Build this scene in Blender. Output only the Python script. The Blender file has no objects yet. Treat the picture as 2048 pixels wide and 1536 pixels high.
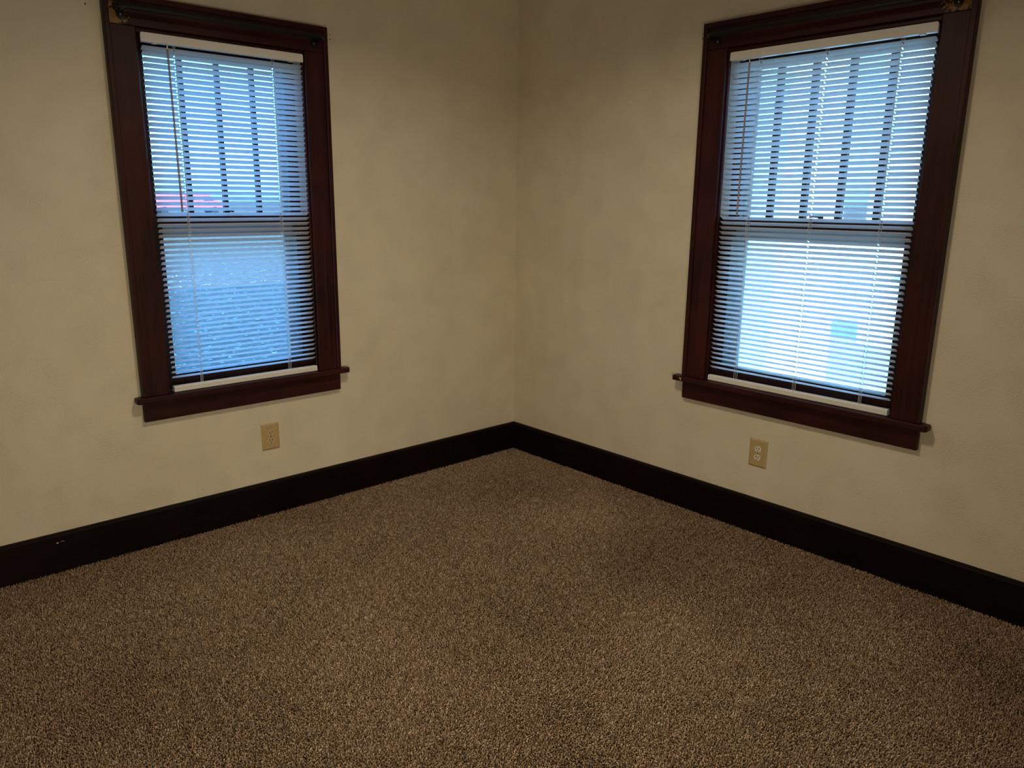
import bpy, bmesh, math, random
import numpy as np
from mathutils import Vector, Matrix

random.seed(7)
rng = np.random.default_rng(7)
SC = bpy.context.scene
COL = SC.collection
K = 1.1545                       # metres per survey unit

# ------------------------------------------------------------------ camera
cam_d = bpy.data.cameras.new('camera')
cam = bpy.data.objects.new('camera', cam_d)
COL.objects.link(cam)
cam_d.sensor_width = 36.0
cam_d.lens = 36.0 * 1539.98 / 2048.0
cam_d.shift_x = 20.08 / 2048.0
cam_d.shift_y = 5.22 / 2048.0
cam_d.clip_start = 0.05
cam_d.clip_end = 500
CAMLOC = Vector((-2.7059, -2.9281, 1.2982)) * K
a, pit, roll = math.pi / 4 + 0.0558, -0.2375, 0.0084
fw = Vector((math.cos(a) * math.cos(pit), math.sin(a) * math.cos(pit), math.sin(pit)))
rt = Vector((math.sin(a), -math.cos(a), 0))
up = rt.cross(fw)
r2 = math.cos(roll) * rt + math.sin(roll) * up
u2 = -math.sin(roll) * rt + math.cos(roll) * up
M = Matrix((r2, u2, -fw)).transposed().to_4x4()
M.translation = CAMLOC
cam.matrix_world = M
SC.camera = cam

# ------------------------------------------------------------------ exposure, sky, lamps
SC.view_settings.view_transform = 'Standard'
SC.view_settings.look = 'None'
SC.view_settings.gamma = 1.0
SC.view_settings.exposure = 0.0
SC.view_settings.use_curve_mapping = False

world = bpy.data.worlds.new('world')
SC.world = world
world.use_nodes = True
wn = world.node_tree.nodes
wl = world.node_tree.links
wn.clear()
sky = wn.new('ShaderNodeTexSky')
sky.sky_type = 'NISHITA'
sky.sun_disc = False
sky.sun_elevation = math.radians(25)
sky.sun_rotation = math.radians(214)      # the sun stands behind the house
sky.air_density = 1.0
sky.dust_density = 1.5
sky.ozone_density = 1.5
tint = wn.new('ShaderNodeMix')
tint.data_type = 'RGBA'
tint.blend_type = 'MULTIPLY'
tint.inputs[0].default_value = 1.0
tint.inputs[7].default_value = (0.31, 0.86, 1.50, 1)   # daylight seen by a lamp-light white balance
bg = wn.new('ShaderNodeBackground')
bg.inputs['Strength'].default_value = 1.3
wo = wn.new('ShaderNodeOutputWorld')
wl.new(sky.outputs['Color'], tint.inputs[6])
wl.new(tint.outputs[2], bg.inputs['Color'])
wl.new(bg.outputs['Background'], wo.inputs['Surface'])


def area(name, loc, target, size, size_y, power, color, spread=math.pi, shape='RECTANGLE'):
    ld = bpy.data.lights.new(name, 'AREA')
    ld.shape = shape
    ld.size = size
    if shape in ('RECTANGLE', 'ELLIPSE'):
        ld.size_y = size_y
    ld.energy = power
    ld.color = color
    ld.spread = spread
    o = bpy.data.objects.new(name, ld)
    COL.objects.link(o)
    o.location = loc
    o.rotation_euler = (Vector(target) - Vector(loc)).to_track_quat('-Z', 'Y').to_euler()
    return o


sd = bpy.data.lights.new('sun', 'SUN')
sd.energy = 7.0
sd.color = (1.0, 0.98, 0.90)
sd.angle = math.radians(0.6)
sun = bpy.data.objects.new('sun', sd)
COL.objects.link(sun)
_e, _a = math.radians(25), math.radians(214)
sun.rotation_euler = Vector((math.sin(_a) * math.cos(_e), math.cos(_a) * math.cos(_e), math.sin(_e))).to_track_quat('Z', 'Y').to_euler()


# the flush ceiling lamp of the room, and an added low fill in the doorway
area('ceiling_lamp_light', (-1.60, -1.65, 2.66), (-1.60, -1.65, 0), 0.30, 0.30, 19, (1.0, 0.87, 0.63), math.radians(152), 'DISK')
area('doorway_fill_light', (-2.95, -3.88, 0.60), (-1.1, -0.2, 0.0), 0.8, 0.8, 15, (1.0, 0.87, 0.64), math.radians(125))

# ------------------------------------------------------------------ materials
def mat(name):
    m = bpy.data.materials.new(name)
    m.use_nodes = True
    nt = m.node_tree
    b = nt.nodes['Principled BSDF']
    return m, nt.nodes, nt.links, b


def plain(name, col, rough=0.5, spec=0.4, metal=0.0, noise=0.0, nscale=20.0):
    m, n, l, b = mat(name)
    b.inputs['Roughness'].default_value = rough
    b.inputs['Specular IOR Level'].default_value = spec
    b.inputs['Metallic'].default_value = metal
    if noise > 0:
        tc = n.new('ShaderNodeTexCoord')
        nz = n.new('ShaderNodeTexNoise')
        nz.inputs['Scale'].default_value = nscale
        nz.inputs['Detail'].default_value = 4
        rp = n.new('ShaderNodeValToRGB')
        rp.color_ramp.elements[0].position = 0.3
        rp.color_ramp.elements[1].position = 0.7
        rp.color_ramp.elements[0].color = tuple(c * (1 - noise) for c in col[:3]) + (1,)
        rp.color_ramp.elements[1].color = tuple(min(1, c * (1 + noise)) for c in col[:3]) + (1,)
        l.new(tc.outputs['Object'], nz.inputs['Vector'])
        l.new(nz.outputs['Fac'], rp.inputs['Fac'])
        l.new(rp.outputs['Color'], b.inputs['Base Color'])
    else:
        b.inputs['Base Color'].default_value = tuple(col[:3]) + (1,)
    return m


def wall_material():
    m, n, l, b = mat('textured_wall_paint')
    b.inputs['Roughness'].default_value = 0.62
    b.inputs['Specular IOR Level'].default_value = 0.25
    tc = n.new('ShaderNodeTexCoord')
    # mottled paint colour
    nz = n.new('ShaderNodeTexNoise')
    nz.inputs['Scale'].default_value = 2.2
    nz.inputs['Detail'].default_value = 5
    rp = n.new('ShaderNodeValToRGB')
    rp.color_ramp.elements[0].position = 0.30
    rp.color_ramp.elements[1].position = 0.72
    rp.color_ramp.elements[0].color = (0.66, 0.575, 0.435, 1)
    rp.color_ramp.elements[1].color = (0.71, 0.635, 0.49, 1)
    l.new(tc.outputs['Object'], nz.inputs['Vector'])
    l.new(nz.outputs['Fac'], rp.inputs['Fac'])
    l.new(rp.outputs['Color'], b.inputs['Base Color'])
    # orange-peel relief, patchy
    n1 = n.new('ShaderNodeTexNoise')
    n1.inputs['Scale'].default_value = 190
    n1.inputs['Detail'].default_value = 2.5
    n1.inputs['Roughness'].default_value = 0.55
    n2 = n.new('ShaderNodeTexNoise')
    n2.inputs['Scale'].default_value = 7.5
    n2.inputs['Detail'].default_value = 3
    mr = n.new('ShaderNodeMapRange')
    mr.inputs[1].default_value = 0.42
    mr.inputs[2].default_value = 0.62
    mr.inputs[3].default_value = 0.35
    mr.inputs[4].default_value = 1.0
    l.new(tc.outputs['Object'], n1.inputs['Vector'])
    l.new(tc.outputs['Object'], n2.inputs['Vector'])
    l.new(n2.outputs['Fac'], mr.inputs[0])
    rl = n.new('ShaderNodeMapRange')          # flats with raised splats
    rl.inputs[1].default_value = 0.46
    rl.inputs[2].default_value = 0.68
    l.new(n1.outputs['Fac'], rl.inputs[0])
    mu = n.new('ShaderNodeMath')
    mu.operation = 'MULTIPLY'
    l.new(rl.outputs[0], mu.inputs[0])
    l.new(mr.outputs[0], mu.inputs[1])
    # taped joint running level round the room
    sx = n.new('ShaderNodeSeparateXYZ')
    l.new(tc.outputs['Object'], sx.inputs[0])
    nw = n.new('ShaderNodeTexNoise')
    nw.inputs['Scale'].default_value = 5
    nw.inputs['Detail'].default_value = 3
    l.new(tc.outputs['Object'], nw.inputs['Vector'])
    wob = n.new('ShaderNodeMath'); wob.operation = 'MULTIPLY_ADD'
    wob.inputs[1].default_value = 0.022
    wob.inputs[2].default_value = 1.022 * K - 0.011
    l.new(nw.outputs['Fac'], wob.inputs[0])
    df = n.new('ShaderNodeMath'); df.operation = 'SUBTRACT'
    l.new(sx.outputs['Z'], df.inputs[0]); l.new(wob.outputs[0], df.inputs[1])
    ab = n.new('ShaderNodeMath'); ab.operation = 'ABSOLUTE'
    l.new(df.outputs[0], ab.inputs[0])
    ln = n.new('ShaderNodeMapRange')
    ln.inputs[1].default_value = 0.0; ln.inputs[2].default_value = 0.004
    ln.inputs[3].default_value = -0.7; ln.inputs[4].default_value = 0.0
    l.new(ab.outputs[0], ln.inputs[0])
    st = n.new('ShaderNodeMapRange')
    st.inputs[1].default_value = -0.002; st.inputs[2].default_value = 0.002
    st.inputs[3].default_value = 0.25; st.inputs[4].default_value = 0.0
    l.new(df.outputs[0], st.inputs[0])
    a1 = n.new('ShaderNodeMath'); a1.operation = 'ADD'
    l.new(ln.outputs[0], a1.inputs[0]); l.new(st.outputs[0], a1.inputs[1])
    sm = n.new('ShaderNodeMapRange')           # the joint fades in and out
    sm.inputs[1].default_value = 0.40; sm.inputs[2].default_value = 0.55
    n3 = n.new('ShaderNodeTexNoise'); n3.inputs['Scale'].default_value = 2.7
    l.new(tc.outputs['Object'], n3.inputs['Vector'])
    l.new(n3.outputs['Fac'], sm.inputs[0])
    m2 = n.new('ShaderNodeMath'); m2.operation = 'MULTIPLY'
    l.new(a1.outputs[0], m2.inputs[0]); l.new(sm.outputs[0], m2.inputs[1])
    ad = n.new('ShaderNodeMath'); ad.operation = 'ADD'
    l.new(mu.outputs[0], ad.inputs[0]); l.new(m2.outputs[0], ad.inputs[1])
    bp = n.new('ShaderNodeBump')
    bp.inputs['Strength'].default_value = 0.75
    bp.inputs['Distance'].default_value = 0.0018
    l.new(ad.outputs[0], bp.inputs['Height'])
    l.new(bp.outputs['Normal'], b.inputs['Normal'])
    return m


def wood_material(name, vertical, dark, light, patch=None, rough=0.42, spec=0.22):
    """stained mahogany; the grain follows the board.  patch = (centre, half size): stain worn to bare wood"""
    m, n, l, b = mat(name)
    b.inputs['Specular IOR Level'].default_value = spec
    tc = n.new('ShaderNodeTexCoord')
    mp = n.new('ShaderNodeMapping')
    mp.inputs['Scale'].default_value = (60, 60, 2.2) if vertical else (2.2, 2.2, 60)
    nz = n.new('ShaderNodeTexNoise')
    nz.inputs['Scale'].default_value = 1.0
    nz.inputs['Detail'].default_value = 6
    nz.inputs['Roughness'].default_value = 0.6
    l.new(tc.outputs['Object'], mp.inputs['Vector'])
    l.new(mp.outputs['Vector'], nz.inputs['Vector'])
    big = n.new('ShaderNodeTexNoise')
    big.inputs['Scale'].default_value = 3.5
    l.new(tc.outputs['Object'], big.inputs['Vector'])
    mx = n.new('ShaderNodeMath'); mx.operation = 'MULTIPLY_ADD'
    mx.inputs[1].default_value = 0.6
    l.new(big.outputs['Fac'], mx.inputs[0])
    hf = n.new('ShaderNodeMath'); hf.operation = 'MULTIPLY'
    hf.inputs[1].default_value = 0.45
    l.new(nz.outputs['Fac'], hf.inputs[0])
    l.new(hf.outputs[0], mx.inputs[2])
    rp = n.new('ShaderNodeValToRGB')
    rp.color_ramp.elements[0].position = 0.36
    rp.color_ramp.elements[1].position = 0.68
    rp.color_ramp.elements[0].color = tuple(dark) + (1,)
    rp.color_ramp.elements[1].color = tuple(light) + (1,)
    l.new(mx.outputs[0], rp.inputs['Fac'])
    col = rp.outputs['Color']
    if patch:
        (cx, cy, cz), (hx, hy, hz) = patch
        s = n.new('ShaderNodeVectorMath'); s.operation = 'SUBTRACT'
        s.inputs[1].default_value = (cx, cy, cz)
        l.new(tc.outputs['Object'], s.inputs[0])
        dv = n.new('ShaderNodeVectorMath'); dv.operation = 'DIVIDE'
        dv.inputs[1].default_value = (hx, hy, hz)
        l.new(s.outputs[0], dv.inputs[0])
        ln = n.new('ShaderNodeVectorMath'); ln.operation = 'LENGTH'
        l.new(dv.outputs[0], ln.inputs[0])
        ns = n.new('ShaderNodeTexNoise'); ns.inputs['Scale'].default_value = 85
        ns.inputs['Detail'].default_value = 5
        l.new(tc.outputs['Object'], ns.inputs['Vector'])
        nm = n.new('ShaderNodeMath'); nm.operation = 'MULTIPLY_ADD'
        nm.inputs[1].default_value = 3.2; nm.inputs[2].default_value = -1.6
        l.new(ns.outputs['Fac'], nm.inputs[0])
        sm = n.new('ShaderNodeMath'); sm.operation = 'ADD'
        l.new(ln.outputs['Value'], sm.inputs[0]); l.new(nm.outputs[0], sm.inputs[1])
        mr = n.new('ShaderNodeMapRange')
        mr.inputs[1].default_value = 0.62; mr.inputs[2].default_value = 1.0
        mr.inputs[3].default_value = 1.0; mr.inputs[4].default_value = 0.0
        l.new(sm.outputs[0], mr.inputs[0])
        mxc = n.new('ShaderNodeMix'); mxc.data_type = 'RGBA'
        mxc.inputs[7].default_value = (0.24, 0.135, 0.045, 1)
        l.new(mr.outputs[0], mxc.inputs[0])
        l.new(col, mxc.inputs[6])
        col = mxc.outputs[2]
    l.new(col, b.inputs['Base Color'])
    rr = n.new('ShaderNodeMapRange')
    rr.inputs[3].default_value = rough - 0.08; rr.inputs[4].default_value = rough + 0.12
    l.new(nz.outputs['Fac'], rr.inputs[0])
    l.new(rr.outputs[0], b.inputs['Roughness'])
    bp = n.new('ShaderNodeBump')
    bp.inputs['Strength'].default_value = 0.12
    bp.inputs['Distance'].default_value = 0.002
    l.new(nz.outputs['Fac'], bp.inputs['Height'])
    l.new(bp.outputs['Normal'], b.inputs['Normal'])
    return m


def slat_material():
    m, n, l, b = mat('white_vinyl_slat')
    n.remove(b)
    df = n.new('ShaderNodeBsdfDiffuse'); df.inputs['Color'].default_value = (0.82, 0.81, 0.78, 1)
    tr = n.new('ShaderNodeBsdfTranslucent'); tr.inputs['Color'].default_value = (0.86, 0.88, 0.90, 1)
    gl = n.new('ShaderNodeBsdfGlossy'); gl.inputs['Roughness'].default_value = 0.35
    gl.inputs['Color'].default_value = (0.9, 0.9, 0.9, 1)
    m1 = n.new('ShaderNodeMixShader'); m1.inputs[0].default_value = 0.64
    m2 = n.new('ShaderNodeMixShader'); m2.inputs[0].default_value = 0.05
    l.new(df.outputs[0], m1.inputs[1]); l.new(tr.outputs[0], m1.inputs[2])
    l.new(m1.outputs[0], m2.inputs[1]); l.new(gl.outputs[0], m2.inputs[2])
    l.new(m2.outputs[0], n['Material Output'].inputs['Surface'])
    return m


def glass_material(name, tintc=(0.93, 0.96, 0.96), dirt=0.03):
    m, n, l, b = mat(name)
    n.remove(b)
    tp = n.new('ShaderNodeBsdfTransparent'); tp.inputs['Color'].default_value = tuple(tintc) + (1,)
    gl = n.new('ShaderNodeBsdfGlossy'); gl.inputs['Roughness'].default_value = 0.02
    fr = n.new('ShaderNodeFresnel'); fr.inputs['IOR'].default_value = 1.45
    m1 = n.new('ShaderNodeMixShader')
    l.new(fr.outputs[0], m1.inputs[0])
    l.new(tp.outputs[0], m1.inputs[1]); l.new(gl.outputs[0], m1.inputs[2])
    df = n.new('ShaderNodeBsdfTranslucent'); df.inputs['Color'].default_value = (0.6, 0.6, 0.6, 1)
    m2 = n.new('ShaderNodeMixShader'); m2.inputs[0].default_value = dirt
    l.new(m1.outputs[0], m2.inputs[1]); l.new(df.outputs[0], m2.inputs[2])
    l.new(m2.outputs[0], n['Material Output'].inputs['Surface'])
    return m


def wand_material():
    m, n, l, b = mat('clear_amber_plastic')
    b.inputs['Base Color'].default_value = (0.42, 0.33, 0.29, 1)
    b.inputs['Roughness'].default_value = 0.2
    b.inputs['Transmission Weight'].default_value = 0.35
    b.inputs['IOR'].default_value = 1.25
    return m


def carpet_material():
    m, n, l, b = mat('brown_carpet_yarn')
    b.inputs['Roughness'].default_value = 0.95
    b.inputs['Specular IOR Level'].default_value = 0.1
    at = n.new('ShaderNodeAttribute'); at.attribute_name = 'yarn'
    rp = n.new('ShaderNodeValToRGB')
    e = rp.color_ramp.elements
    e[0].position = 0.0; e[0].color = (0.070, 0.043, 0.024, 1)
    e[1].position = 1.0; e[1].color = (0.80, 0.635, 0.49, 1)
    k = e.new(0.35); k.color = (0.26, 0.167, 0.104, 1)
    k = e.new(0.75); k.color = (0.50, 0.355, 0.242, 1)
    l.new(at.outputs['Fac'], rp.inputs['Fac'])
    l.new(rp.outputs['Color'], b.inputs['Base Color'])
    return m


def backing_material():
    m, n, l, b = mat('carpet_backing')
    b.inputs['Roughness'].default_value = 1.0
    b.inputs['Specular IOR Level'].default_value = 0.05
    tc = n.new('ShaderNodeTexCoord')
    nz = n.new('ShaderNodeTexNoise'); nz.inputs['Scale'].default_value = 170; nz.inputs['Detail'].default_value = 3
    rp = n.new('ShaderNodeValToRGB')
    rp.color_ramp.elements[0].position = 0.38; rp.color_ramp.elements[0].color = (0.05, 0.03, 0.016, 1)
    rp.color_ramp.elements[1].position = 0.65; rp.color_ramp.elements[1].color = (0.25, 0.18, 0.115, 1)
    l.new(tc.outputs['Object'], nz.inputs['Vector'])
    l.new(nz.outputs['Fac'], rp.inputs['Fac'])
    l.new(rp.outputs['Color'], b.inputs['Base Color'])
    return m


def ground_material():
    m, n, l, b = mat('dormant_lawn')
    b.inputs['Roughness'].default_value = 1.0
    b.inputs['Specular IOR Level'].default_value = 0.0
    tc = n.new('ShaderNodeTexCoord')
    nz = n.new('ShaderNodeTexNoise'); nz.inputs['Scale'].default_value = 9; nz.inputs['Detail'].default_value = 8
    nz.inputs['Roughness'].default_value = 0.75
    rp = n.new('ShaderNodeValToRGB')
    rp.color_ramp.elements[0].position = 0.40; rp.color_ramp.elements[0].color = (0.13, 0.105, 0.07, 1)
    rp.color_ramp.elements[1].position = 0.66; rp.color_ramp.elements[1].color = (0.33, 0.27, 0.20, 1)
    l.new(tc.outputs['Object'], nz.inputs['Vector'])
    l.new(nz.outputs['Fac'], rp.inputs['Fac'])
    l.new(rp.outputs['Color'], b.inputs['Base Color'])
    return m


MAH_D, MAH_L = (0.012, 0.0024, 0.0032), (0.047, 0.0088, 0.0082)
M_WALL = wall_material()
M_CEIL = plain('ceiling_paint', (0.82, 0.79, 0.72), 0.9, 0.1, noise=0.03, nscale=40)
M_WV = wood_material('mahogany_upright', True, MAH_D, MAH_L)
M_WH = wood_material('mahogany_level', False, MAH_D, MAH_L)
M_BASE = wood_material('baseboard_stain', False, (0.0026, 0.0008, 0.0008), (0.0085, 0.0026, 0.0022), rough=0.55, spec=0.10)
M_SASH = wood_material('sash_stain', True, (0.010, 0.004, 0.004), (0.030, 0.011, 0.010))
M_VINYL = plain('white_vinyl_rail', (0.72, 0.69, 0.63), 0.45, 0.4, noise=0.02, nscale=8)
M_SLAT = slat_material()
M_CORD = plain('white_cord', (0.75, 0.75, 0.74), 0.8, 0.2)
M_WAND = wand_material()
M_GLASS = glass_material('window_glass')
M_STORMG = glass_material('storm_glass', (0.92, 0.97, 0.98), 0.05)
M_ALU = plain('storm_aluminium', (0.60, 0.62, 0.62), 0.55, 0.4, noise=0.05, nscale=14)
M_TRACK = plain('cream_track_paint', (0.74, 0.69, 0.56), 0.6, 0.3, noise=0.05, nscale=25)
M_STRIP = plain('zinc_weatherstrip', (0.55, 0.53, 0.50), 0.4, 0.5, 0.7)
M_IRON = plain('black_enamelled_steel', (0.0055, 0.006, 0.006), 0.45, 0.3, noise=0.15, nscale=60)
M_LOCK = plain('dark_bronze', (0.03, 0.027, 0.03), 0.35, 0.5, 0.6)
M_PLATE = plain('almond_plate_plastic', (0.47, 0.34, 0.155), 0.40, 0.4, noise=0.03, nscale=30)
M_RECEPT = plain('ivory_receptacle_plastic', (0.53, 0.41, 0.24), 0.42, 0.4)
M_RECEPT_R = plain('pale_receptacle_plastic', (0.74, 0.66, 0.52), 0.40, 0.4)
M_SLOT = plain('socket_hollow', (0.008, 0.005, 0.004), 0.9, 0.1)
M_SCREW = plain('painted_screw', (0.25, 0.17, 0.08), 0.4, 0.5, 0.4)
M_HOLE = plain('plaster_hole', (0.045, 0.03, 0.018), 0.9, 0.1)
M_CARPET = carpet_material()
M_BACK = backing_material()
M_GROUND = ground_material()
M_LEAF = plain('dry_leaf', (0.62, 0.60, 0.55), 0.9, 0.1, noise=0.4, nscale=3)
M_SIDING = plain('white_house_paint', (0.80, 0.82, 0.82), 0.7, 0.2, noise=0.04, nscale=5)
M_STUCCO = plain('grey_stucco', (0.62, 0.64, 0.60), 0.95, 0.1, noise=0.12, nscale=14)
M_ROOF = plain('roof_felt', (0.22, 0.22, 0.23), 0.9, 0.1, noise=0.2, nscale=10)
M_RED = plain('red_van_paint', (0.80, 0.13, 0.22), 0.3, 0.5)
M_TYRE = plain('tyre_rubber', (0.03, 0.03, 0.03), 0.8, 0.2)
M_CARGLASS = plain('car_window_glass', (0.05, 0.06, 0.07), 0.1, 0.6)
M_EXT = plain('exterior_paint', (0.66, 0.67, 0.66), 0.8, 0.2, noise=0.05, nscale=6)

# ------------------------------------------------------------------ building helpers
def P(side, s, z, d=0.0):
    """point by wall ('L' or 'R'), run from the room corner, height, depth into the room (survey units)"""
    if side == 'L':
        return Vector((-s * K, -d * K, z * K))
    return Vector((-d * K, -s * K, z * K))


def addbox(bm, pts, bevel=0.0):
    vs = [bm.verts.new(p) for p in pts]
    fs = [bm.faces.new([vs[i] for i in f]) for f in
          ((0, 1, 2, 3), (7, 6, 5, 4), (0, 4, 5, 1), (1, 5, 6, 2), (2, 6, 7, 3), (3, 7, 4, 0))]
    if bevel > 0:
        es = list({e for f in fs for e in f.edges})
        bmesh.ops.bevel(bm, geom=es, offset=bevel, segments=2, profile=0.5, affect='EDGES', clamp_overlap=True)


def wbox(bm, side, s0, s1, z0, z1, d0, d1, bevel=0.0):
    addbox(bm, [P(side, s0, z0, d0), P(side, s1, z0, d0), P(side, s1, z1, d0), P(side, s0, z1, d0),
                P(side, s0, z0, d1), P(side, s1, z0, d1), P(side, s1, z1, d1), P(side, s0, z1, d1)], bevel)


def xbox(bm, x0, x1, y0, y1, z0, z1, bevel=0.0):
    addbox(bm, [Vector(p) for p in ((x0, y0, z0), (x1, y0, z0), (x1, y1, z0), (x0, y1, z0),
                                    (x0, y0, z1), (x1, y0, z1), (x1, y1, z1), (x0, y1, z1))], bevel)


def tube(bm, pts, radii, sides=8, cap=True):
    """round bar through points; radii: one number or one per point, or (a, b, axis) oval"""
    n = len(pts)
    rings = []
    prev = None
    for i, p in enumerate(pts):
        t = (pts[min(i + 1, n - 1)] - pts[max(i - 1, 0)]).normalized()
        if prev is None:
            ref = Vector((0, 0, 1)) if abs(t.z) < 0.9 else Vector((1, 0, 0))
            u = t.cross(ref).normalized()
        else:
            u = (prev - t * prev.dot(t)).normalized()
        prev = u
        v = t.cross(u)
        r = radii[i] if isinstance(radii, (list, tuple)) and not isinstance(radii[0], str) and len(radii) == n else radii
        ru, rv = (r if isinstance(r, (tuple, list)) else (r, r))
        rings.append([bm.verts.new(p + u * math.cos(2 * math.pi * k / sides) * ru + v * math.sin(2 * math.pi * k / sides) * rv)
                      for k in range(sides)])
    for i in range(n - 1):
        for k in range(sides):
            bm.faces.new((rings[i][k], rings[i][(k + 1) % sides], rings[i + 1][(k + 1) % sides], rings[i + 1][k]))
    if cap:
        bm.faces.new(rings[0][::-1])
        bm.faces.new(rings[-1])


def prism(bm, outline, off):
    """solid from a planar outline (world points) pushed along a vector"""
    a0 = [bm.verts.new(p) for p in outline]
    a1 = [bm.verts.new(p + off) for p in outline]
    bm.faces.new(a0)
    bm.faces.new(a1[::-1])
    n = len(a0)
    for i in range(n):
        bm.faces.new((a0[i], a0[(i + 1) % n], a1[(i + 1) % n], a1[i]))


def world_of(o):
    v = Vector(o.location)
    while o.parent:
        o = o.parent
        v = v + Vector(o.location)
    return v


def obj(name, bm, m, parent=None, smooth=False, origin=None, label=None):
    """link a bmesh (world coordinates) as ONE object under its parent"""
    bmesh.ops.recalc_face_normals(bm, faces=bm.faces)
    me = bpy.data.meshes.new(name)
    org = Vector(origin) if origin is not None else (world_of(parent) if parent else Vector((0, 0, 0)))
    bmesh.ops.translate(bm, verts=bm.verts, vec=-org)
    bm.to_mesh(me)
    bm.free()
    me.materials.append(m)
    if smooth:
        me.polygons.foreach_set('use_smooth', [True] * len(me.polygons))
    o = bpy.data.objects.new(name, me)
    COL.objects.link(o)
    if parent:
        o.parent = parent
        o.location = org - world_of(parent)
    else:
        o.location = org
    if label:
        o['label'] = label
    return o


def tag(o, label=None, cat=None, group=None, kind=None):
    if label: o['label'] = label
    if cat: o['category'] = cat
    if group: o['group'] = group
    if kind: o['kind'] = kind
    return o


def empty(name, loc, label, cat=None, group=None, kind=None):
    o = bpy.data.objects.new(name, None)
    o.empty_display_size = 0.1
    COL.objects.link(o)
    o.location = loc
    return tag(o, label, cat, group, kind)


def copy_tree(o, parent=None):
    c = o.copy()
    COL.objects.link(c)
    if parent: c.parent = parent
    for ch in list(o.children):
        copy_tree(ch, c)
    return c


def part(name, side, box, m, parent, bevel=0.0, label=None):
    bm = bmesh.new()
    wbox(bm, side, *box, bevel)
    return obj(name, bm, m, parent, label=label)


# ------------------------------------------------------------------ room shell
WT = 0.165                       # wall thickness, survey units
ROOM = 3.22                      # room run along each wall, survey units
ZT = 2.38                        # ceiling height, survey units
LW = dict(o0=1.0476, o1=1.8689, i0=1.1481, i1=1.7711, top=1.952, head=1.8565, band=0.0186, nm=3, mw=0.0160,
          st0=1.012, st1=1.893)
RW = dict(o0=1.0681, o1=2.0175, i0=1.1717, i1=1.9204, top=1.956, head=1.8605, band=0.0190, nm=4, mw=0.0215,
          st0=1.029, st1=2.047)
SILL, STOOL_T, APRON = 0.585, 0.563, 0.489


def wall(side, W):
    bm = bmesh.new()
    e = WT if side == 'L' else 0.0
    r0, r1, rz0, rz1 = W['i0'] - 0.022, W['i1'] + 0.022, SILL - 0.03, W['head'] + 0.03
    wbox(bm, side, -e, r0, -0.10, ZT, -WT, 0)
    wbox(bm, side, r1, ROOM + WT, -0.10, ZT, -WT, 0)
    wbox(bm, side, r0, r1, -0.10, rz0, -WT, 0)
    wbox(bm, side, r0, r1, rz1, ZT, -WT, 0)
    return bm


wl_ = obj('wall_left', wall('L', LW), M_WALL)
tag(wl_, 'cream orange-peel textured wall holding the narrower window', 'wall', kind='structure')
wr_ = obj('wall_right', wall('R', RW), M_WALL)
tag(wr_, 'cream orange-peel textured wall holding the wider window', 'wall', kind='structure')
bm = bmesh.new()
R0, TH = ROOM * K, 0.18
# rear walls; the doorway the picture was taken from is left open
xbox(bm, -R0 - TH, -R0, -R0, 0, -0.1, ZT * K)
tag(obj('wall_back', bm, M_WALL), 'plain cream wall behind the camera facing the wider window', 'wall', kind='structure')
bm = bmesh.new()
xbox(bm, -R0 + 1.35, 0.0, -R0 - TH, -R0, -0.1, ZT * K)
xbox(bm, -R0 - TH, -R0 + 0.25, -R0 - TH, -R0, -0.1, ZT * K)
xbox(bm, -R0 + 0.25, -R0 + 1.35, -R0 - TH, -R0, 2.25, ZT * K)
tag(obj('wall_front', bm, M_WALL), 'cream wall behind the camera with an open doorway', 'wall', kind='structure')
bm = bmesh.new()
xbox(bm, -R0 - 1.6, -R0 + 1.6, -R0 - TH - 1.5, -R0 - TH - 1.3, -0.1, ZT * K)
xbox(bm, -R0 - 1.8, -R0 - 1.6, -R0 - TH - 1.5, -R0 - TH, -0.1, ZT * K)
xbox(bm, -R0 + 1.6, -R0 + 1.8, -R0 - TH - 1.5, -R0 - TH, -0.1, ZT * K)
xbox(bm, -R0 - 1.8, -R0 - TH, -R0 - TH, -R0, -0.1, ZT * K)
tag(obj('wall_hallway', bm, M_WALL), 'hallway walls outside the doorway behind the camera', 'wall', kind='structure')
bm = bmesh.new()
xbox(bm, -R0 - 1.8, WT * K, -R0 - TH - 1.5, WT * K, ZT * K, ZT * K + 0.25)
tag(obj('ceiling', bm, M_CEIL), 'plain ceiling above the picture', 'ceiling', kind='structure')
bm = bmesh.new()
xbox(bm, -R0 - 1.8, 0, -R0 - TH - 1.5, 0, -0.30, -0.004)
tag(obj('floor', bm, M_BACK), 'brown carpet-covered floor', 'floor', kind='structure')

# baseboards: flat board with an eased, dusty top edge
BB, BT = 0.1424, 0.0235


def baseboard(side):
    bm = bmesh.new()
    s0 = 0.0 if side == 'L' else BT
    prof = [(0.0, 0.0), (BT, 0.0), (BT, BB - 0.007), (BT - 0.0035, BB - 0.002), (BT - 0.009, BB), (0.0, BB)]
    a0 = [bm.verts.new(P(side, s0, z, d)) for d, z in prof]
    a1 = [bm.verts.new(P(side, ROOM, z, d)) for d, z in prof]
    bm.faces.new(a0); bm.faces.new(a1[::-1])
    for i in range(len(prof)):
        j = (i + 1) % len(prof)
        bm.faces.new((a0[i], a0[j], a1[j], a1[i]))
    return bm


tag(obj('baseboard_left', baseboard('L'), M_BASE), 'tall dark mahogany baseboard below the narrower window', 'baseboard', kind='structure')
tag(obj('baseboard_right', baseboard('R'), M_BASE), 'tall dark mahogany baseboard below the wider window', 'baseboard', kind='structure')


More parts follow.
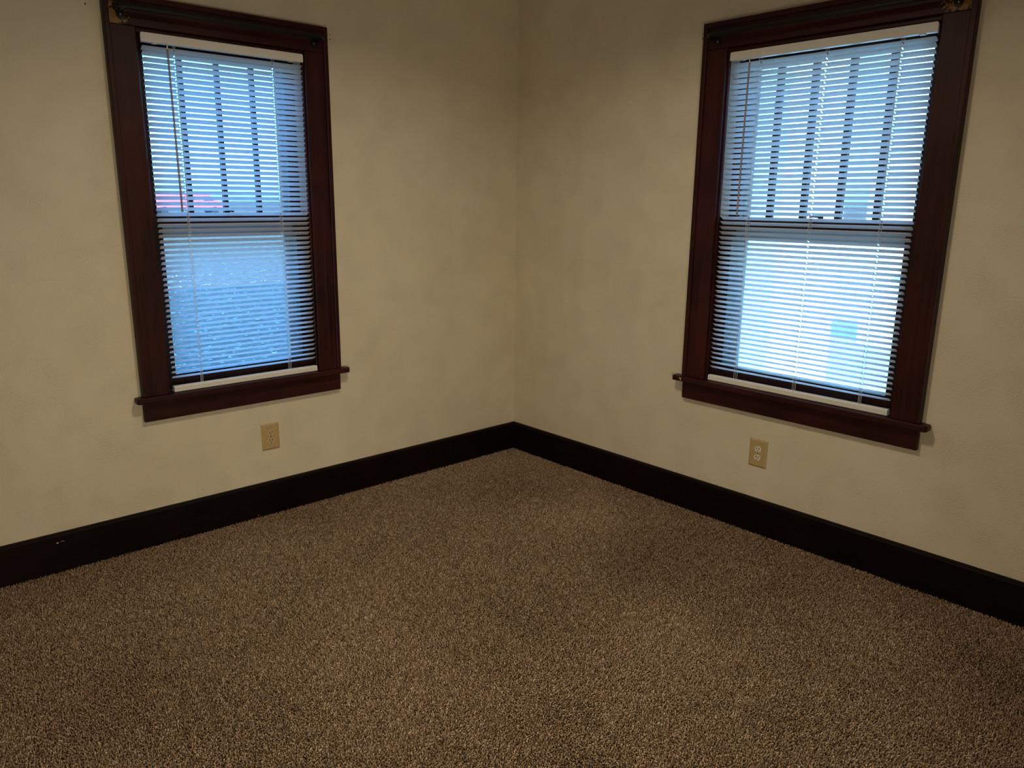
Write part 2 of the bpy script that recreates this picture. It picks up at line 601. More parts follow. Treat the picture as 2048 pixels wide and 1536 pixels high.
# ------------------------------------------------------------------ windows
def window(name, side, W, label, patch):
    cx = (W['i0'] + W['i1']) / 2
    root = empty(name, P(side, cx, APRON, 0), label, 'window', kind='structure')
    o0, o1, i0, i1, top, head, bw = (W[k] for k in ('o0', 'o1', 'i0', 'i1', 'top', 'head', 'band'))
    CT = 0.0205
    hm = wood_material('mahogany_head_' + side.lower(), False, MAH_D, MAH_L, patch) if patch else M_WH
    # flat casing boards inside a raised back band
    part('side_casing', side, (o0 + bw - .002, i0, SILL, head - .001, 0, CT), M_WV, root, 0.0022)
    part('side_casing', side, (i1, o1 - bw + .002, SILL, head - .001, 0, CT), M_WV, root, 0.0022)
    part('head_casing', side, (o0 + bw - .002, o1 - bw + .002, head, top - bw + .002, 0, CT), hm, root, 0.0022)
    part('back_band', side, (o0, o0 + bw, SILL, top, 0, CT + .0075), M_WV, root, 0.0035)
    part('back_band', side, (o1 - bw, o1, SILL, top, 0, CT + .0075), M_WV, root, 0.0035)
    part('back_band', side, (o0 + bw, o1 - bw, top - bw, top, 0, CT + .0075), M_WH, root, 0.0035)
    # stool with horns, apron
    bm = bmesh.new()
    zt, zb, dn = SILL, STOOL_T, 0.043
    outline = [P(side, W['st0'] + .004, zb, 0.0), P(side, W['st0'], zb, 0.004), P(side, W['st0'], zb, dn - .008), P(side, W['st0'] + .007, zb, dn),
               P(side, W['st1'] - .007, zb, dn), P(side, W['st1'], zb, dn - .008), P(side, W['st1'], zb, 0.004), P(side, W['st1'] - .004, zb, 0.0),
               P(side, i1 + .001, zb, 0.0), P(side, i1 + .001, zb, -.034), P(side, i0 - .001, zb, -.034), P(side, i0 - .001, zb, 0.0)]
    prism(bm, outline, Vector((0, 0, (zt - zb) * K)))
    es = [e for e in bm.edges if abs(e.verts[0].co.z - e.verts[1].co.z) < 1e-6]
    bmesh.ops.bevel(bm, geom=es, offset=0.005, segments=3, profile=0.5, affect='EDGES', clamp_overlap=True)
    obj('stool', bm, M_WH, root)
    part('apron', side, (o0 + .001, o1 - .001, APRON, STOOL_T, 0, 0.0175), M_WH, root, 0.0025)
    # jambs, stops
    part('side_jamb', side, (i0 - .020, i0, SILL - .028, head + .020, -WT, 0.0), M_SASH, root)
    part('side_jamb', side, (i1, i1 + .020, SILL - .028, head + .020, -WT, 0.0), M_SASH, root)
    part('head_jamb', side, (i0, i1, head, head + .020, -WT, 0.0), M_SASH, root)
    part('stop', side, (i0, i0 + .0065, SILL, head, -.0075, .006), M_WV, root, 0.002)
    part('stop', side, (i1 - .0065, i1, SILL, head, -.0075, .006), M_WV, root, 0.002)
    part('stop', side, (i0 + .0065, i1 - .0065, head - .0150, head, -.030, .004), M_WH, root, 0.002)
    # cream painted run of the lower sash, bare above the meeting rail
    part('sash_track', side, (i0, i0 + .0050, 1.241, head - .0151, -.068, -.008), M_TRACK, root)
    part('sash_track', side, (i1 - .0050, i1, 1.241, head - .0151, -.068, -.008), M_TRACK, root)
    part('parting_bead', side, (i0, i0 + .007, SILL, head, -.0725, -.0685), M_SASH, root)
    part('parting_bead', side, (i1 - .007, i1, SILL, head, -.0725, -.0685), M_SASH, root)
    for sgn, e in ((1, i0), (-1, i1)):
        for dd in (-.108, -.114):
            part('weatherstrip', side, (min(e, e + sgn * .003), max(e, e + sgn * .003), SILL, head, dd - .0012, dd), M_STRIP, root)
    ST = .047
    g0, g1 = i0 + ST, i1 - ST
    # upper sash: rails and stiles in one frame, muntins and panes its pieces
    ut, ub = head - .057, 1.240
    bm = bmesh.new()
    wbox(bm, side, i0 + .001, g0, 1.203, head, -.103, -.073, 0.002)
    wbox(bm, side, g1, i1 - .001, 1.203, head, -.103, -.073, 0.002)
    wbox(bm, side, g0, g1, ut, head, -.103, -.073, 0.002)
    wbox(bm, side, g0, g1, 1.203, ub, -.103, -.073, 0.002)
    us = obj('upper_sash', bm, M_SASH, root)
    n = W['nm'] + 1
    pw = (g1 - g0 - W['nm'] * W['mw']) / n
    for i in range(n):
        s0 = g0 + i * (pw + W['mw'])
        part('pane', side, (s0 - .002, s0 + pw + .002, ub - .002, ut + .002, -.0895, -.0870), M_GLASS, us)
        if i < n - 1:
            part('muntin', side, (s0 + pw, s0 + pw + W['mw'], ub - .001, ut + .001, -.101, -.075), M_SASH, us, 0.003)
    # lower sash, one sheet of glass
    lb, lt = .643, 1.200
    bm = bmesh.new()
    wbox(bm, side, i0 + .001, g0, SILL, 1.239, -.067, -.034, 0.002)
    wbox(bm, side, g1, i1 - .001, SILL, 1.239, -.067, -.034, 0.002)
    wbox(bm, side, g0, g1, SILL, lb, -.067, -.034, 0.002)
    wbox(bm, side, g0, g1, lt, 1.239, -.067, -.034, 0.002)
    ls = obj('lower_sash', bm, M_SASH, root)
    part('pane', side, (g0 - .002, g1 + .002, lb - .002, lt + .002, -.0525, -.0500), M_GLASS, ls)
    # cam lock on the meeting rail
    bm = bmesh.new()
    lc = cx + (.012 if side == 'L' else .020)
    lw = .020 if side == 'L' else .034
    wbox(bm, side, lc - lw, lc + lw, 1.239, 1.2425, -.064, -.040, 0.001)
    tube(bm, [P(side, lc, 1.2425, -.052), P(side, lc, 1.2500, -.052)], 0.011, 10)
    tube(bm, [P(side, lc, 1.2480, -.050), P(side, lc - lw * .55, 1.2500, -.036), P(side, lc - lw * .95, 1.2485, -.032)],
         [0.0048, 0.0042, 0.0050], 8)
    obj('sash_lock', bm, M_LOCK, root, label='small dark cam lock on the meeting rail')
    # storm window outside
    f0, f1 = i0 + .0495, i1 - .0495
    bm = bmesh.new()
    wbox(bm, side, i0 - .004, f0, SILL - .01, head + .004, -.158, -.136, 0.0015)
    wbox(bm, side, f1, i1 + .004, SILL - .01, head + .004, -.158, -.136, 0.0015)
    wbox(bm, side, f0, f1, head - .050, head + .004, -.158, -.136, 0.0015)
    wbox(bm, side, f0, f1, SILL - .01, .628, -.158, -.136, 0.0015)
    wbox(bm, side, f0, f1, 1.158, 1.212, -.158, -.130, 0.0015)
    sw = obj('storm_window', bm, M_ALU, root, label='pale aluminium storm window outside the sashes')
    part('pane', side, (f0 - .002, f1 + .002, .626, 1.160, -.1500, -.1480), M_STORMG, sw)
    part('pane', side, (f0 - .002, f1 + .002, 1.210, head - .048, -.1500, -.1480), M_STORMG, sw)
    # outside sill and brick mould
    part('outer_sill', side, (i0 - .05, i1 + .05, SILL - .045, SILL - .011, -.215, -.034), M_EXT, root, 0.003)
    part('brick_mould', side, (i0 - .05, i0 - .002, SILL - .011, head + .05, -.190, -WT - .0005), M_EXT, root)
    part('brick_mould', side, (i1 + .002, i1 + .05, SILL - .011, head + .05, -.190, -WT - .0005), M_EXT, root)
    part('brick_mould', side, (i0 - .002, i1 + .002, head + .004, head + .05, -.190, -WT - .0005), M_EXT, root)
    return root


# patches of bare wood where an old bracket stood (object space = window root)
rootL = P('L', (LW['i0'] + LW['i1']) / 2, APRON, 0)
rootR = P('R', (RW['i0'] + RW['i1']) / 2, APRON, 0)
pL = P('L', 1.838, 1.877, .02) - rootL
pR = P('R', 1.975, 1.882, .02) - rootR
win1 = window('window_1', 'L', LW, 'mahogany-cased sash window with three upright glazing bars, blue daylight behind its blind',
              (tuple(pL), (0.050, 0.05, 0.052)))
win2 = window('window_2', 'R', RW, 'wider mahogany-cased sash window with four upright glazing bars, white daylight behind its blind',
              (tuple(pR), (0.05, 0.062, 0.030)))


# ------------------------------------------------------------------ blinds
def blind(side, b0, b1, ladders, wand_s, dc, label):
    cx = (b0 + b1) / 2
    ZH0, ZH1 = 1.8120, 1.8415
    root = empty('window_blind', P(side, cx, ZH1, dc), label, 'blind', 'white mini blinds on the two windows')
    # headrail with rounded upper corners and a lipped lower edge
    bm = bmesh.new()
    r = .006
    f0_, f1_ = b0, b1
    b0, b1 = b0 - .0015, b1 + .0025
    oc = [(b0, ZH0), (b0, ZH1 - r)] + [(b0 + r - r * math.cos(t), ZH1 - r + r * math.sin(t)) for t in (math.pi / 8, math.pi / 4, math.pi * 3 / 8)] \
        + [(b0 + r, ZH1), (b1 - r, ZH1)] + [(b1 - r + r * math.sin(t), ZH1 - r + r * math.cos(t)) for t in (math.pi / 8, math.pi / 4, math.pi * 3 / 8)] \
        + [(b1, ZH1 - r), (b1, ZH0)]
    pr = [P(side, s, z, dc + .0135) for s, z in oc]
    b0, b1 = f0_, f1_
    prism(bm, pr, P(side, 0, 0, -.0045) - P(side, 0, 0, 0))
    wbox(bm, side, b0 + .003, b1 - .003, ZH0 + .0005, ZH1 - .003, dc - .013, dc + .0095, 0.0008)
    hr = obj('headrail', bm, M_VINYL, root)
    # slats
    pitch, wid, tilt = 0.01923, 0.0250, math.radians(31)
    top = 1.7955
    nsl = int((top - 0.6235) / pitch) + 1
    hu, hv = .0022, .0056
    us = [b0 + .0015, b0 + .0030, b0 + .0075]
    for c in ladders:
        us += [c - hu, c + hu]
    us += [b1 - .0075, b1 - .0030, b1 - .0015]
    us = sorted(us)
    ends = {us[0]: .72, us[1]: .92, us[-2]: .92, us[-1]: .72}
    vs = [-.5 * wid, -hv, 0.0, hv, .5 * wid]
    dirD = P(side, 0, 0, 1) - P(side, 0, 0, 0)
    dirD.normalize()
    sdir = (P(side, 1, 0, 0) - P(side, 0, 0, 0)).normalized()
    me = bpy.data.meshes.new('slat')
    verts, faces = [], []
    for u in us:
        f = ends.get(u, 1.0)
        for v in vs:
            vv = v * f if abs(v) > hv else v * min(1, f + .2)
            crown = (1 - (2 * vv / wid) ** 2) * 0.0021
            d = vv * math.cos(tilt) - crown * math.sin(tilt)
            z = vv * math.sin(tilt) + crown * math.cos(tilt)
            verts.append(sdir * ((u - cx) * K) + dirD * (d * K) + Vector((0, 0, z * K)))
    nv = len(vs)
    for i in range(len(us) - 1):
        mid = (us[i] + us[i + 1]) / 2
        hole = any(abs(mid - c) < 1e-6 for c in ladders)
        for j in range(nv - 1):
            if hole and j in (1, 2):
                continue
            q = (i * nv + j, (i + 1) * nv + j, (i + 1) * nv + j + 1, i * nv + j + 1)
            faces.append(q)
    me.from_pydata(verts, [], faces)
    me.materials.append(M_SLAT)
    me.polygons.foreach_set('use_smooth', [True] * len(me.polygons))
    me.update()
    rw = world_of(root)
    rr = random.Random(3 if side == 'L' else 5)
    first = None
    for i in range(nsl):
        o = bpy.data.objects.new('slat', me) if first is None else first.copy()
        first = first or o
        COL.objects.link(o)
        o.parent = root
        z = top - i * pitch
        if i == 0:
            z -= .002
        o.location = P(side, cx + rr.uniform(-.0006, .0006), z + rr.uniform(-.0003, .0003), dc) - rw
    zlast = top - (nsl - 1) * pitch
    # bottom rail, ridged front, with cord buttons
    bm = bmesh.new()
    zr0, zr1 = SILL + .0015, SILL + .0235
    prof = [(-.0115, zr0 + .006), (-.0105, zr0), (.0105, zr0), (.0120, zr0 + .002), (.0120, zr0 + .009), (.0108, zr0 + .0102),
            (.0120, zr0 + .0115), (.0118, zr1 - .004), (.0070, zr1), (-.0070, zr1), (-.0115, zr1 - .005)]
    a0 = [bm.verts.new(P(side, b0 + .001, z, dc + d)) for d, z in prof]
    a1 = [bm.verts.new(P(side, b1 - .001, z, dc + d)) for d, z in prof]
    bm.faces.new(a0); bm.faces.new(a1[::-1])
    for i in range(len(prof)):
        j = (i + 1) % len(prof)
        bm.faces.new((a0[i], a0[j], a1[j], a1[i]))
    br = obj('bottom_rail', bm, M_VINYL, root)
    for c in ladders:
        bm = bmesh.new()
        tube(bm, [P(side, c, zr0 + .0065, dc + .011), P(side, c, zr0 + .0065, dc + .0138)], 0.0062, 10)
        obj('cord_button', bm, M_VINYL, br, smooth=False)
    # string ladders: front and back cords with rungs, and the lift cord through the holes
    for c in ladders:
        bm = bmesh.new()
        dd = .5 * wid * math.cos(tilt) + .0008
        for dz in (dd, -dd):
            tube(bm, [P(side, c, ZH0 + .001, dc + dz * .9), P(side, c, 1.80, dc + dz), P(side, c, zr1 + .004, dc + dz), P(side, c, zr1 - .003, dc + dz * .85)],
                 0.00075, 5)
        for i in range(nsl):
            z = top - i * pitch - .0012
            h = math.tan(tilt) * dd
            for e in (-.0022, .0022):
                tube(bm, [P(side, c + e * .4, z - h, dc - dd), P(side, c + e, z + h, dc + dd)], 0.0004, 3, False)
        obj('ladder_cord', bm, M_CORD, root)
        bm = bmesh.new()
        tube(bm, [P(side, c, ZH0 + .001, dc), P(side, c, zr1 - .002, dc)], 0.0006, 5)
        obj('lift_cord', bm, M_CORD, root)
    # tilt wand on a hook
    bm = bmesh.new()
    wd = dc + .0200
    tube(bm, [P(side, wand_s, 1.795, wd), P(side, wand_s - .0015, 1.50, wd + .001), P(side, wand_s - .003, 1.250, wd + .001),
              P(side, wand_s - .003, 1.2475, wd + .001)], [0.0042, 0.0042, 0.0042, 0.0030], 6)
    wa = obj('tilt_wand', bm, M_WAND, root)
    bm = bmesh.new()
    tube(bm, [P(side, wand_s, 1.8150, dc + .010), P(side, wand_s, 1.8110, dc + .016), P(side, wand_s, 1.8060, wd + .001), P(side, wand_s, 1.794, wd)],
         [0.0026, 0.0026, 0.0020, 0.0034], 7)
    obj('hook', bm, M_VINYL, wa, label='small white plastic hook at the top of the wand')
    # end clips under the headrail
    for s in (b0 + .045, b1 - .045):
        bm = bmesh.new()
        wbox(bm, side, s - .009, s + .009, ZH0 - .0028, ZH0 + .001, dc - .006, dc + .0105, 0.0006)
        obj('rail_clip', bm, M_VINYL, hr)
    return root


blind('L', 1.1568, 1.7530, (1.277, 1.643), 1.672, 0.006, 'white mini blind with two cord ladders, glowing blue in the narrower window')
blind('R', 1.1870, 1.9070, (1.307, 1.556, 1.804), 1.273, 0.002, 'white mini blind with three cord ladders, glowing whitish in the wider window')


# ------------------------------------------------------------------ curtain rods
def curtain_rod(side, s0, s1, label):
    root = empty('curtain_rod', P(side, (s0 + s1) / 2, 1.90, .08), label, 'curtain rod', 'black curtain rods over the two windows')
    zc, dr = 1.9035, .068
    face = .0215
    bm = bmesh.new()
    pts = [P(side, s0 + .004, zc, face + .006), P(side, s0 - .002, zc, face + .022), P(side, s0 + .001, zc, dr - .014), P(side, s0 + .012, zc, dr - .003),
           P(side, s0 + .030, zc, dr), P(side, (s0 + s1) / 2, zc, dr), P(side, s1 - .030, zc, dr), P(side, s1 - .012, zc, dr - .003), P(side, s1 - .001, zc, dr - .014),
           P(side, s1 + .002, zc, face + .022), P(side, s1 - .004, zc, face + .006)]
    tube(bm, pts, [(.0045, .0098)] * len(pts), 12)
    rod = obj('rod', bm, M_IRON, root, smooth=True)
    # narrower inner section and bead along the lower lip
    bm = bmesh.new()
    tube(bm, [P(side, s0 + .030, zc - .0068, dr + .0030), P(side, s1 - .030, zc - .0068, dr + .0030)], .0022, 8)
    obj('rod_lip', bm, M_IRON, rod, smooth=True)
    for s, sg in ((s0 + .012, 1), (s1 - .012, -1)):
        bm = bmesh.new()
        # shield-shaped wall plate
        cs = s + sg * .012
        ol = [P(side, cs + x, zc + z, .0205) for x, z in ((-.014, .013), (.014, .013), (.0155, -.008), (.010, -.028), (0, -.035), (-.010, -.028), (-.0155, -.008))]
        prism(bm, ol, P(side, 0, 0, .0030) - P(side, 0, 0, 0))
        # arm and cradle
        tube(bm, [P(side, cs, zc - .006, .0225), P(side, cs - sg * .004, zc - .010, .040), P(side, cs - sg * .008, zc - .012, dr - .012), P(side, cs - sg * .008, zc - .010, dr + .005)],
             [.0075, .0068, .0062, .0055], 8)
        br = obj('bracket', bm, M_IRON, root)
        for dz in (.004, -.018):
            bm = bmesh.new()
            tube(bm, [P(side, cs, zc + dz, .0232), P(side, cs, zc + dz, .0255)], [.0042, .0028], 8)
            obj('screw', bm, M_STRIP, br, label='bright screw head')
    return root


curtain_rod('L', 1.083, 1.838, 'black metal curtain rod on two brackets across the head of the narrower window')
curtain_rod('R', 1.108, 1.985, 'black metal curtain rod across the head of the wider window, running out of the frame')


# ------------------------------------------------------------------ wall outlets
def outlet(side, s, z, hw, hh, rmat, label, off=0.0):
    root = empty('wall_outlet', P(side, s, z, 0), label, 'outlet', 'duplex outlets low on the walls')
    bm = bmesh.new()
    t = .0058
    lo = [P(side, s + x * hw, z + y * hh, 0.0) for x, y in ((-1, -1), (1, -1), (1, 1), (-1, 1))]
    md = [P(side, s + x * hw, z + y * hh, .0022) for x, y in ((-1, -1), (1, -1), (1, 1), (-1, 1))]
    hi = [P(side, s + x * (hw - .006), z + y * (hh - .006), t) for x, y in ((-1, -1), (1, -1), (1, 1), (-1, 1))]
    rings = [[bm.verts.new(p) for p in r] for r in (lo, md, hi)]
    bm.faces.new(rings[0]); bm.faces.new(rings[2])
    for a_, b_ in ((0, 1), (1, 2)):
        for i in range(4):
            j = (i + 1) % 4
            bm.faces.new((rings[a_][i], rings[a_][j], rings[b_][j], rings[b_][i]))
    obj('cover_plate', bm, M_PLATE, root)
    sp = .0170
    for dz in (sp, -sp):
        bm = bmesh.new()
        ol = []
        for k in range(24):
            t_ = 2 * math.pi * k / 24
            x, y = .0143 * math.cos(t_), .0143 * math.sin(t_)
            y = max(-.0118, min(.0118, y))
            ol.append(P(side, s + x, z + dz + y, t - .001))
        prism(bm, ol, P(side, 0, 0, .0024) - P(side, 0, 0, 0))
        rc = obj('receptacle', bm, rmat, root)
        for x, w_, h_, y in ((-.0056, .0013, .0042, .0032), (.0056, .0013, .0034, .0032)):
            bm = bmesh.new()
            wbox(bm, side, s + x - w_, s + x + w_, z + dz + y - h_, z + dz + y + h_, t + .0008, t + .0018)
            obj('slot', bm, M_SLOT, rc)
        bm = bmesh.new()
        tube(bm, [P(side, s, z + dz - .0060, t + .0008), P(side, s, z + dz - .0060, t + .0018)], .0026, 10)
        obj('ground_hole', bm, M_SLOT, rc)
    bm = bmesh.new()
    tube(bm, [P(side, s, z, t - .0005), P(side, s, z, t + .0014)], [.0036, .0028], 10)
    obj('plate_screw', bm, M_SCREW, root)
    return root


outlet('L', 1.3798, .3347, .0384, .0559, M_RECEPT, 'almond duplex outlet with matching sockets on the wall below the narrower window')
outlet('R', 1.4354, .3294, .0384, .0564, M_RECEPT_R, 'almond duplex outlet with paler cream sockets on the wall below the wider window')

# small scars: white paint flecks on the left-hand baseboard, a chipped horn on the right-hand stool
M_FLECK = plain('white_paint_fleck', (0.72, 0.70, 0.66), 0.6, 0.3)
M_BARE = plain('bare_wood', (0.42, 0.27, 0.13), 0.8, 0.2, noise=0.2, nscale=200)
bbl = bpy.data.objects['baseboard_left']
for s, z, w_, h_ in ((2.2009, .1127, .0042, .0016), (2.185, .1150, .007, .0004), (1.4636, .0135, .0016, .0014)):
    bm = bmesh.new()
    ol = [P('L', s + x * w_, z + y * h_, BT - .0005) for x, y in ((-1, -.3), (-.2, -1), (.8, -.6), (1, .4), (.1, 1), (-.7, .8))]
    prism(bm, ol, P('L', 0, 0, .0009) - P('L', 0, 0, 0))
    obj('paint_fleck', bm, M_FLECK, bbl, label='white paint fleck')
bm = bmesh.new()
prism(bm, [P('R', 1.0735 + x, .5735 + z, .0405) for x, z in ((-.006, .006), (.005, .007), (.006, -.001), (.003, -.008), (-.001, -.002))], P('R', 0, 0, .0030) - P('R', 0, 0, 0))
obj('wood_chip', bm, M_BARE, win2, label='bare pale chip in the stool edge')

# old anchor holes beside the upper window corners
for side, par, spots in (('L', wl_, ((1.0240, 1.9335, .0020), (1.0245, 1.9155, .0024), (1.0195, 1.9170, .0015), (1.9120, 1.905, .0026))),
                         ('R', wr_, ((1.0465, 1.9280, .0022), (1.0480, 1.9100, .0026)))):
    for s, z, r in spots:
        bm = bmesh.new()
        tube(bm, [P(side, s, z, -.002), P(side, s, z, .0008)], r * K, 9)
        obj('anchor_hole', bm, M_HOLE, par)


# ------------------------------------------------------------------ carpet pile
def carpet():
    sp = 0.0051
    xs = np.arange(-3.25, -BT * K - 0.001, sp)
    X, Y = np.meshgrid(xs, xs)
    X = X.ravel(); Y = Y.ravel()
    keep = (X + Y) > -4.30
    X, Y = X[keep], Y[keep]
    n = len(X)
    X = X + rng.uniform(-.45, .45, n) * sp
    Y = Y + rng.uniform(-.45, .45, n) * sp
    X = np.minimum(X, -BT * K - 0.0012); Y = np.minimum(Y, -BT * K - 0.0012)

    # smooth fields: the pile leans in footprint-sized patches
    def field(scale, seed):
        r = np.random.default_rng(seed)
        g = r.normal(size=(64, 64))
        u = (X + 4) / scale; v = (Y + 4) / scale
        i = np.floor(u).astype(int); j = np.floor(v).astype(int)
        fu = u - i; fv = v - j
        fu = fu * fu * (3 - 2 * fu); fv = fv * fv * (3 - 2 * fv)
        i %= 63; j %= 63
        return (g[i, j] * (1 - fu) * (1 - fv) + g[i + 1, j] * fu * (1 - fv) + g[i, j + 1] * (1 - fu) * fv + g[i + 1, j + 1] * fu * fv)
    lx = 0.55 * field(.33, 1) + .35 * field(.14, 2) + rng.normal(0, 1.25, n)
    ly = 0.55 * field(.33, 3) + .35 * field(.14, 4) + rng.normal(0, 1.25, n)
    h = 0.0066 + 0.0006 * field(.33, 5) * .5 + rng.uniform(-.0019, .0019, n)
    w = 0.0021 + rng.uniform(-.0004, .0006, n)
    ang = rng.uniform(0, 2 * np.pi, n)
    V = np.empty((n, 7, 3), np.float32)
    for k in range(3):
        t = ang + k * 2 * np.pi / 3
        V[:, k, 0] = X + np.cos(t) * w * .8; V[:, k, 1] = Y + np.sin(t) * w * .8; V[:, k, 2] = -0.003
        t2 = t + .9
        V[:, 3 + k, 0] = X + lx * .0019 + np.cos(t2) * w * 1.05
        V[:, 3 + k, 1] = Y + ly * .0019 + np.sin(t2) * w * 1.05
        V[:, 3 + k, 2] = h * .70
    V[:, 6, 0] = X + lx * .0026; V[:, 6, 1] = Y + ly * .0026; V[:, 6, 2] = h
    lim = -BT * K - 0.0004
    V[:, :, 0] = np.minimum(V[:, :, 0], lim); V[:, :, 1] = np.minimum(V[:, :, 1], lim)
    tri = np.array([[0, 1, 4], [0, 4, 3], [1, 2, 5], [1, 5, 4], [2, 0, 3], [2, 3, 5], [3, 4, 6], [4, 5, 6], [5, 3, 6]], np.int32)
    F = (tri[None] + (np.arange(n, dtype=np.int32) * 7)[:, None, None]).reshape(-1)
    me = bpy.data.meshes.new('carpet')
    me.vertices.add(n * 7)
    me.vertices.foreach_set('co', V.reshape(-1))
    nf = n * 9
    me.loops.add(nf * 3)
    me.loops.foreach_set('vertex_index', F)
    me.polygons.add(nf)
    me.polygons.foreach_set('loop_start', np.arange(0, nf * 3, 3, dtype=np.int32))
    try:
        me.polygons.foreach_set('loop_total', np.full(nf, 3, np.int32))
    except Exception:
        pass
    me.update(calc_edges=True)
    yarn = np.clip(rng.beta(2.3, 2.5, n) + .05 * field(.5, 9), 0, 1).astype(np.float32)
    at = me.attributes.new('yarn', 'FLOAT', 'POINT')
    at.data.foreach_set('value', np.repeat(yarn, 7))
    me.materials.append(M_CARPET)
    o = bpy.data.objects.new('carpet', me)
    COL.objects.link(o)
    print('carpet tufts', n, 'triangles', nf)
    return tag(o, 'brown flecked cut-pile carpet covering the whole floor', 'carpet', kind='stuff')


carpet()

# ------------------------------------------------------------------ outside
GZ = -0.62


def gz(x, y):
    r = min(100.0, max(0.0, max(x, y) - 6))
    return GZ + r * 0.0125


bm = bmesh.new()
gs = [-12, -4, 0.25, 3, 6, 10, 18, 30, 50, 80, 130, 220]
grid = {}
for i, x in enumerate(gs):
    for j, y in enumerate(gs):
        grid[i, j] = bm.verts.new((x, y, gz(x, y)))
for i in range(len(gs) - 1):
    for j in range(len(gs) - 1):
        bm.faces.new((grid[i, j], grid[i + 1, j], grid[i + 1, j + 1], grid[i, j + 1]))
tag(obj('lawn', bm, M_GROUND), 'shaded dormant lawn outside the narrower window', 'lawn', kind='structure')

# fallen leaves over the lawn
bm = bmesh.new()
lr = random.Random(11)
for _ in range(3500):
    x, y = lr.uniform(-4, 9), 4.6 + 13 * lr.random() ** 1.4
    z = gz(x, y) + .012
    r = lr.uniform(.022, .05)
    t = lr.uniform(0, 6.28)
    tx, ty = lr.uniform(-.6, .6), lr.uniform(-.6, .6)
    ps = []
    for k, rr in ((0, 1.2), (1.2, .6), (2.4, .7), (3.14, 1.0), (3.9, .7), (5.1, .6)):
        dx, dy = math.cos(t + k) * r * rr, math.sin(t + k) * r * rr
        ps.append(bm.verts.new((x + dx, y + dy, z + abs(dx * tx) + abs(dy * ty))))
    bm.faces.new(ps)
tag(obj('fallen_leaves', bm, M_LEAF), 'scattered pale fallen leaves on the lawn', 'leaves', kind='stuff')

# neighbouring garage: white lapped boards, corner board, flat roof
gx0, gx1, gy = 1.6, 5.62, 0.72
root = empty('neighbour_garage', (gx0, gy, GZ), 'white lap-sided garage close outside the wider window', 'garage')
bm = bmesh.new()
xbox(bm, gx0, gx1, gy, gy + 3.2, GZ, 3.30)
obj('wall', bm, M_SIDING, root)
first = None
lap = .118
nb = int((3.30 - GZ) / lap)
for i in range(nb):
    z = GZ + i * lap
    if first is None:
        bm = bmesh.new()
        prism(bm, [Vector((gx0, gy, z)), Vector((gx0, gy - .024, z)), Vector((gx0, gy - .008, z + lap)), Vector((gx0, gy, z + lap))], Vector((gx1 - gx0 - .1, 0, 0)))
        first = obj('lap_board', bm, M_SIDING, root)
    else:
        o = first.copy(); COL.objects.link(o); o.parent = root
        o.location = first.location + Vector((0, 0, i * lap))
bm = bmesh.new()
xbox(bm, gx1 - .1, gx1 + .025, gy - .03, gy + .1, GZ, 3.30)
obj('corner_board', bm, M_SIDING, root)
bm = bmesh.new()
xbox(bm, gx0 - .2, gx1 + .2, gy - .2, gy + 3.4, 3.30, 3.42)
obj('roof', bm, M_ROOF, root)

# concrete drive in front of the garage, added to bounce sunlight
bm = bmesh.new()
xbox(bm, 0.6, 5.75, -9.0, gy - .05, GZ - .2, GZ + .075)
xbox(bm, 5.75, 10.98, -9.0, 6.0, GZ - .2, GZ + .085)
tag(obj('bounce_drive', bm, M_STUCCO), 'pale concrete drive added outside the wider window to bounce light', 'bounce_drive', kind='structure')

# low stuccoed garden wall further off
root = empty('garden_wall', (8.6, -2.0, gz(8.6, 0)), 'low grey stucco garden wall beyond the white garage', 'garden wall')
bm = bmesh.new()
xbox(bm, 8.6, 8.85, -6.5, 1.25, gz(8.6, 0) - .1, 0.46)
obj('wall', bm, M_STUCCO, root)
bm = bmesh.new()
xbox(bm, 8.54, 8.91, -6.56, 1.31, 0.46, 0.54, 0.01)
obj('coping', bm, M_SIDING, root)
bm = bmesh.new()
xbox(bm, 8.50, 8.92, 1.25, 1.62, gz(8.6, 0) - .1, 0.75, 0.01)
obj('end_pier', bm, M_SIDING, root)

# big white clapboarded house, added so its sunlit face whitens the wider blind
hx = 13.0
root = empty('white_bounce_house', (hx, -5.5, gz(hx, 0)), 'large white clapboarded house added beyond the drive to bounce white light into the wider window', 'house')
bm = bmesh.new()
xbox(bm, hx + .02, hx + 7, -14.0, 3.6, gz(hx, 0) - .1, 6.2)
obj('wall', bm, M_SIDING, root)
bm = bmesh.new()
prism(bm, [Vector((hx - .5, -14.5, 6.2)), Vector((hx + 7.5, -14.5, 6.2)), Vector((hx + 3.5, -14.5, 9.0))], Vector((0, 18.6, 0)))
obj('roof', bm, M_ROOF, root)
first = None
for i in range(44):
    z = gz(hx, 0) + i * .15
    if first is None:
        bm = bmesh.new()
        prism(bm, [Vector((hx + .02, -13.9, z)), Vector((hx - .012, -13.9, z)), Vector((hx + .006, -13.9, z + .15)), Vector((hx + .02, -13.9, z + .15))], Vector((0, 17.4, 0)))
        first = obj('lap_board', bm, M_SIDING, root)
    else:
        o = first.copy(); COL.objects.link(o); o.parent = root
        o.location = first.location + Vector((0, 0, i * .15))
bm = bmesh.new()
xbox(bm, hx - .02, hx + .1, 3.5, 3.62, gz(hx, 0), 6.2)
obj('corner_board', bm, M_SIDING, root)

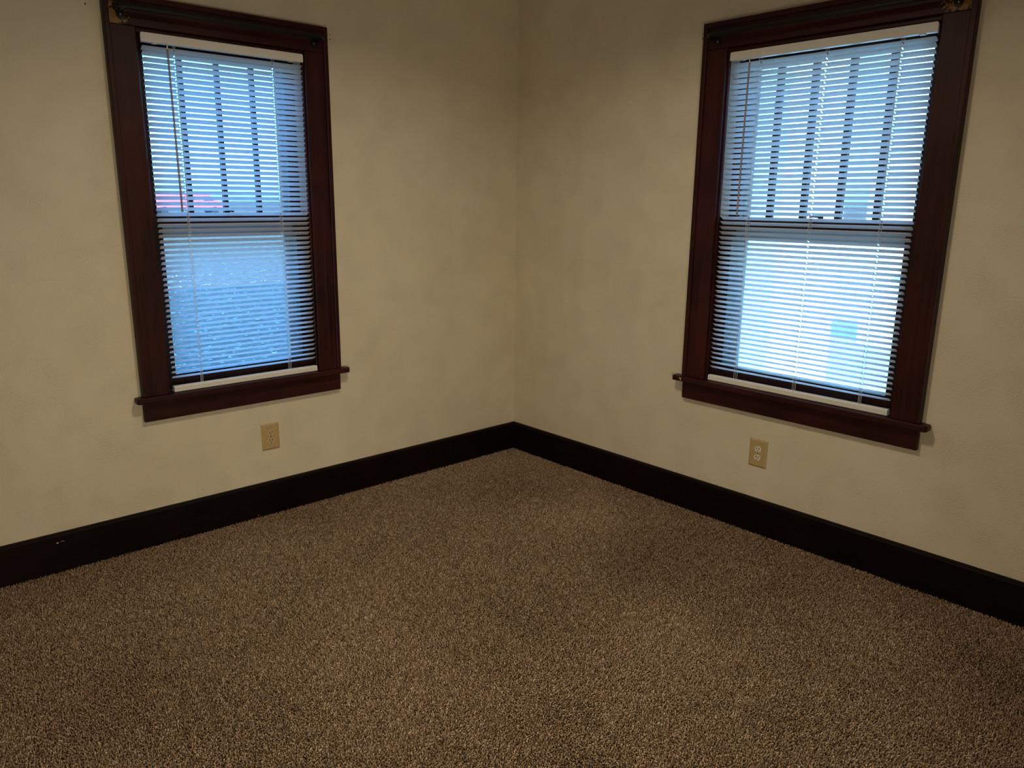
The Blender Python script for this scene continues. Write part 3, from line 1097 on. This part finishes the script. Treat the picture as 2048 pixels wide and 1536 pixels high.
# white board fence behind them
root = empty('board_fence', (11.0, 3.4, gz(11, 3)), 'white board fence glimpsed beyond the corner of the white garage', 'fence')
first = None
for i in range(30):
    if first is None:
        bm = bmesh.new()
        xbox(bm, 11.0, 11.03, 0.0, 0.19, gz(11, 3) - .05, 1.12, 0.004)
        first = obj('fence_board', bm, M_SIDING, root)
    else:
        o = first.copy(); COL.objects.link(o); o.parent = root
        o.location = first.location + Vector((0, i * .2, 0))
bm = bmesh.new()
xbox(bm, 11.03, 11.07, 0.0, 6.0, 0.75, 0.85)
obj('rail', bm, M_SIDING, root)

# red panel van parked far across the lawn
cy = 66.0
cxx = 22.0
czg = gz(cxx, cy)
root = empty('van', (cxx, cy, czg), 'red panel van parked far off, glimpsed through the blind of the narrower window', 'van')
bm = bmesh.new()
side_prof = [(-3.4, .28), (-3.4, 1.50), (-3.25, 1.62), (1.75, 1.62), (2.35, 1.15), (3.1, .98), (3.25, .80), (3.25, .28)]
prism(bm, [Vector((cxx + x, cy - .9, czg + z)) for x, z in side_prof], Vector((0, 1.8, 0)))
obj('body', bm, M_RED, root)
bm = bmesh.new()
prism(bm, [Vector((cxx + x, cy - .915, czg + z)) for x, z in ((1.25, 1.10), (1.25, 1.48), (1.72, 1.48), (2.15, 1.12))], Vector((0, .03, 0)))
obj('side_window', bm, M_CARGLASS, root)
for wx in (-2.1, 2.2):
    for wy in (-.82, .74):
        bm = bmesh.new()
        tube(bm, [Vector((cxx + wx, cy + wy - .1, czg + .31)), Vector((cxx + wx, cy + wy + .1, czg + .31))], .31, 16)
        obj('wheel', bm, M_TYRE, root)

# unseen house mass, added and sized to throw shade over the lawn
bm = bmesh.new()
xbox(bm, -R0 - 1.8, WT * K, -R0 - TH - 1.5, WT * K, ZT * K + 0.26, 7.4)
xbox(bm, -13.0, -R0 - 1.81, -R0 - TH - 1.5, WT * K, GZ - .2, 7.4)
tag(obj('house_shade_block', bm, M_EXT), 'plain unseen house block added beside and above this room to shade the lawn', 'house', kind='structure')
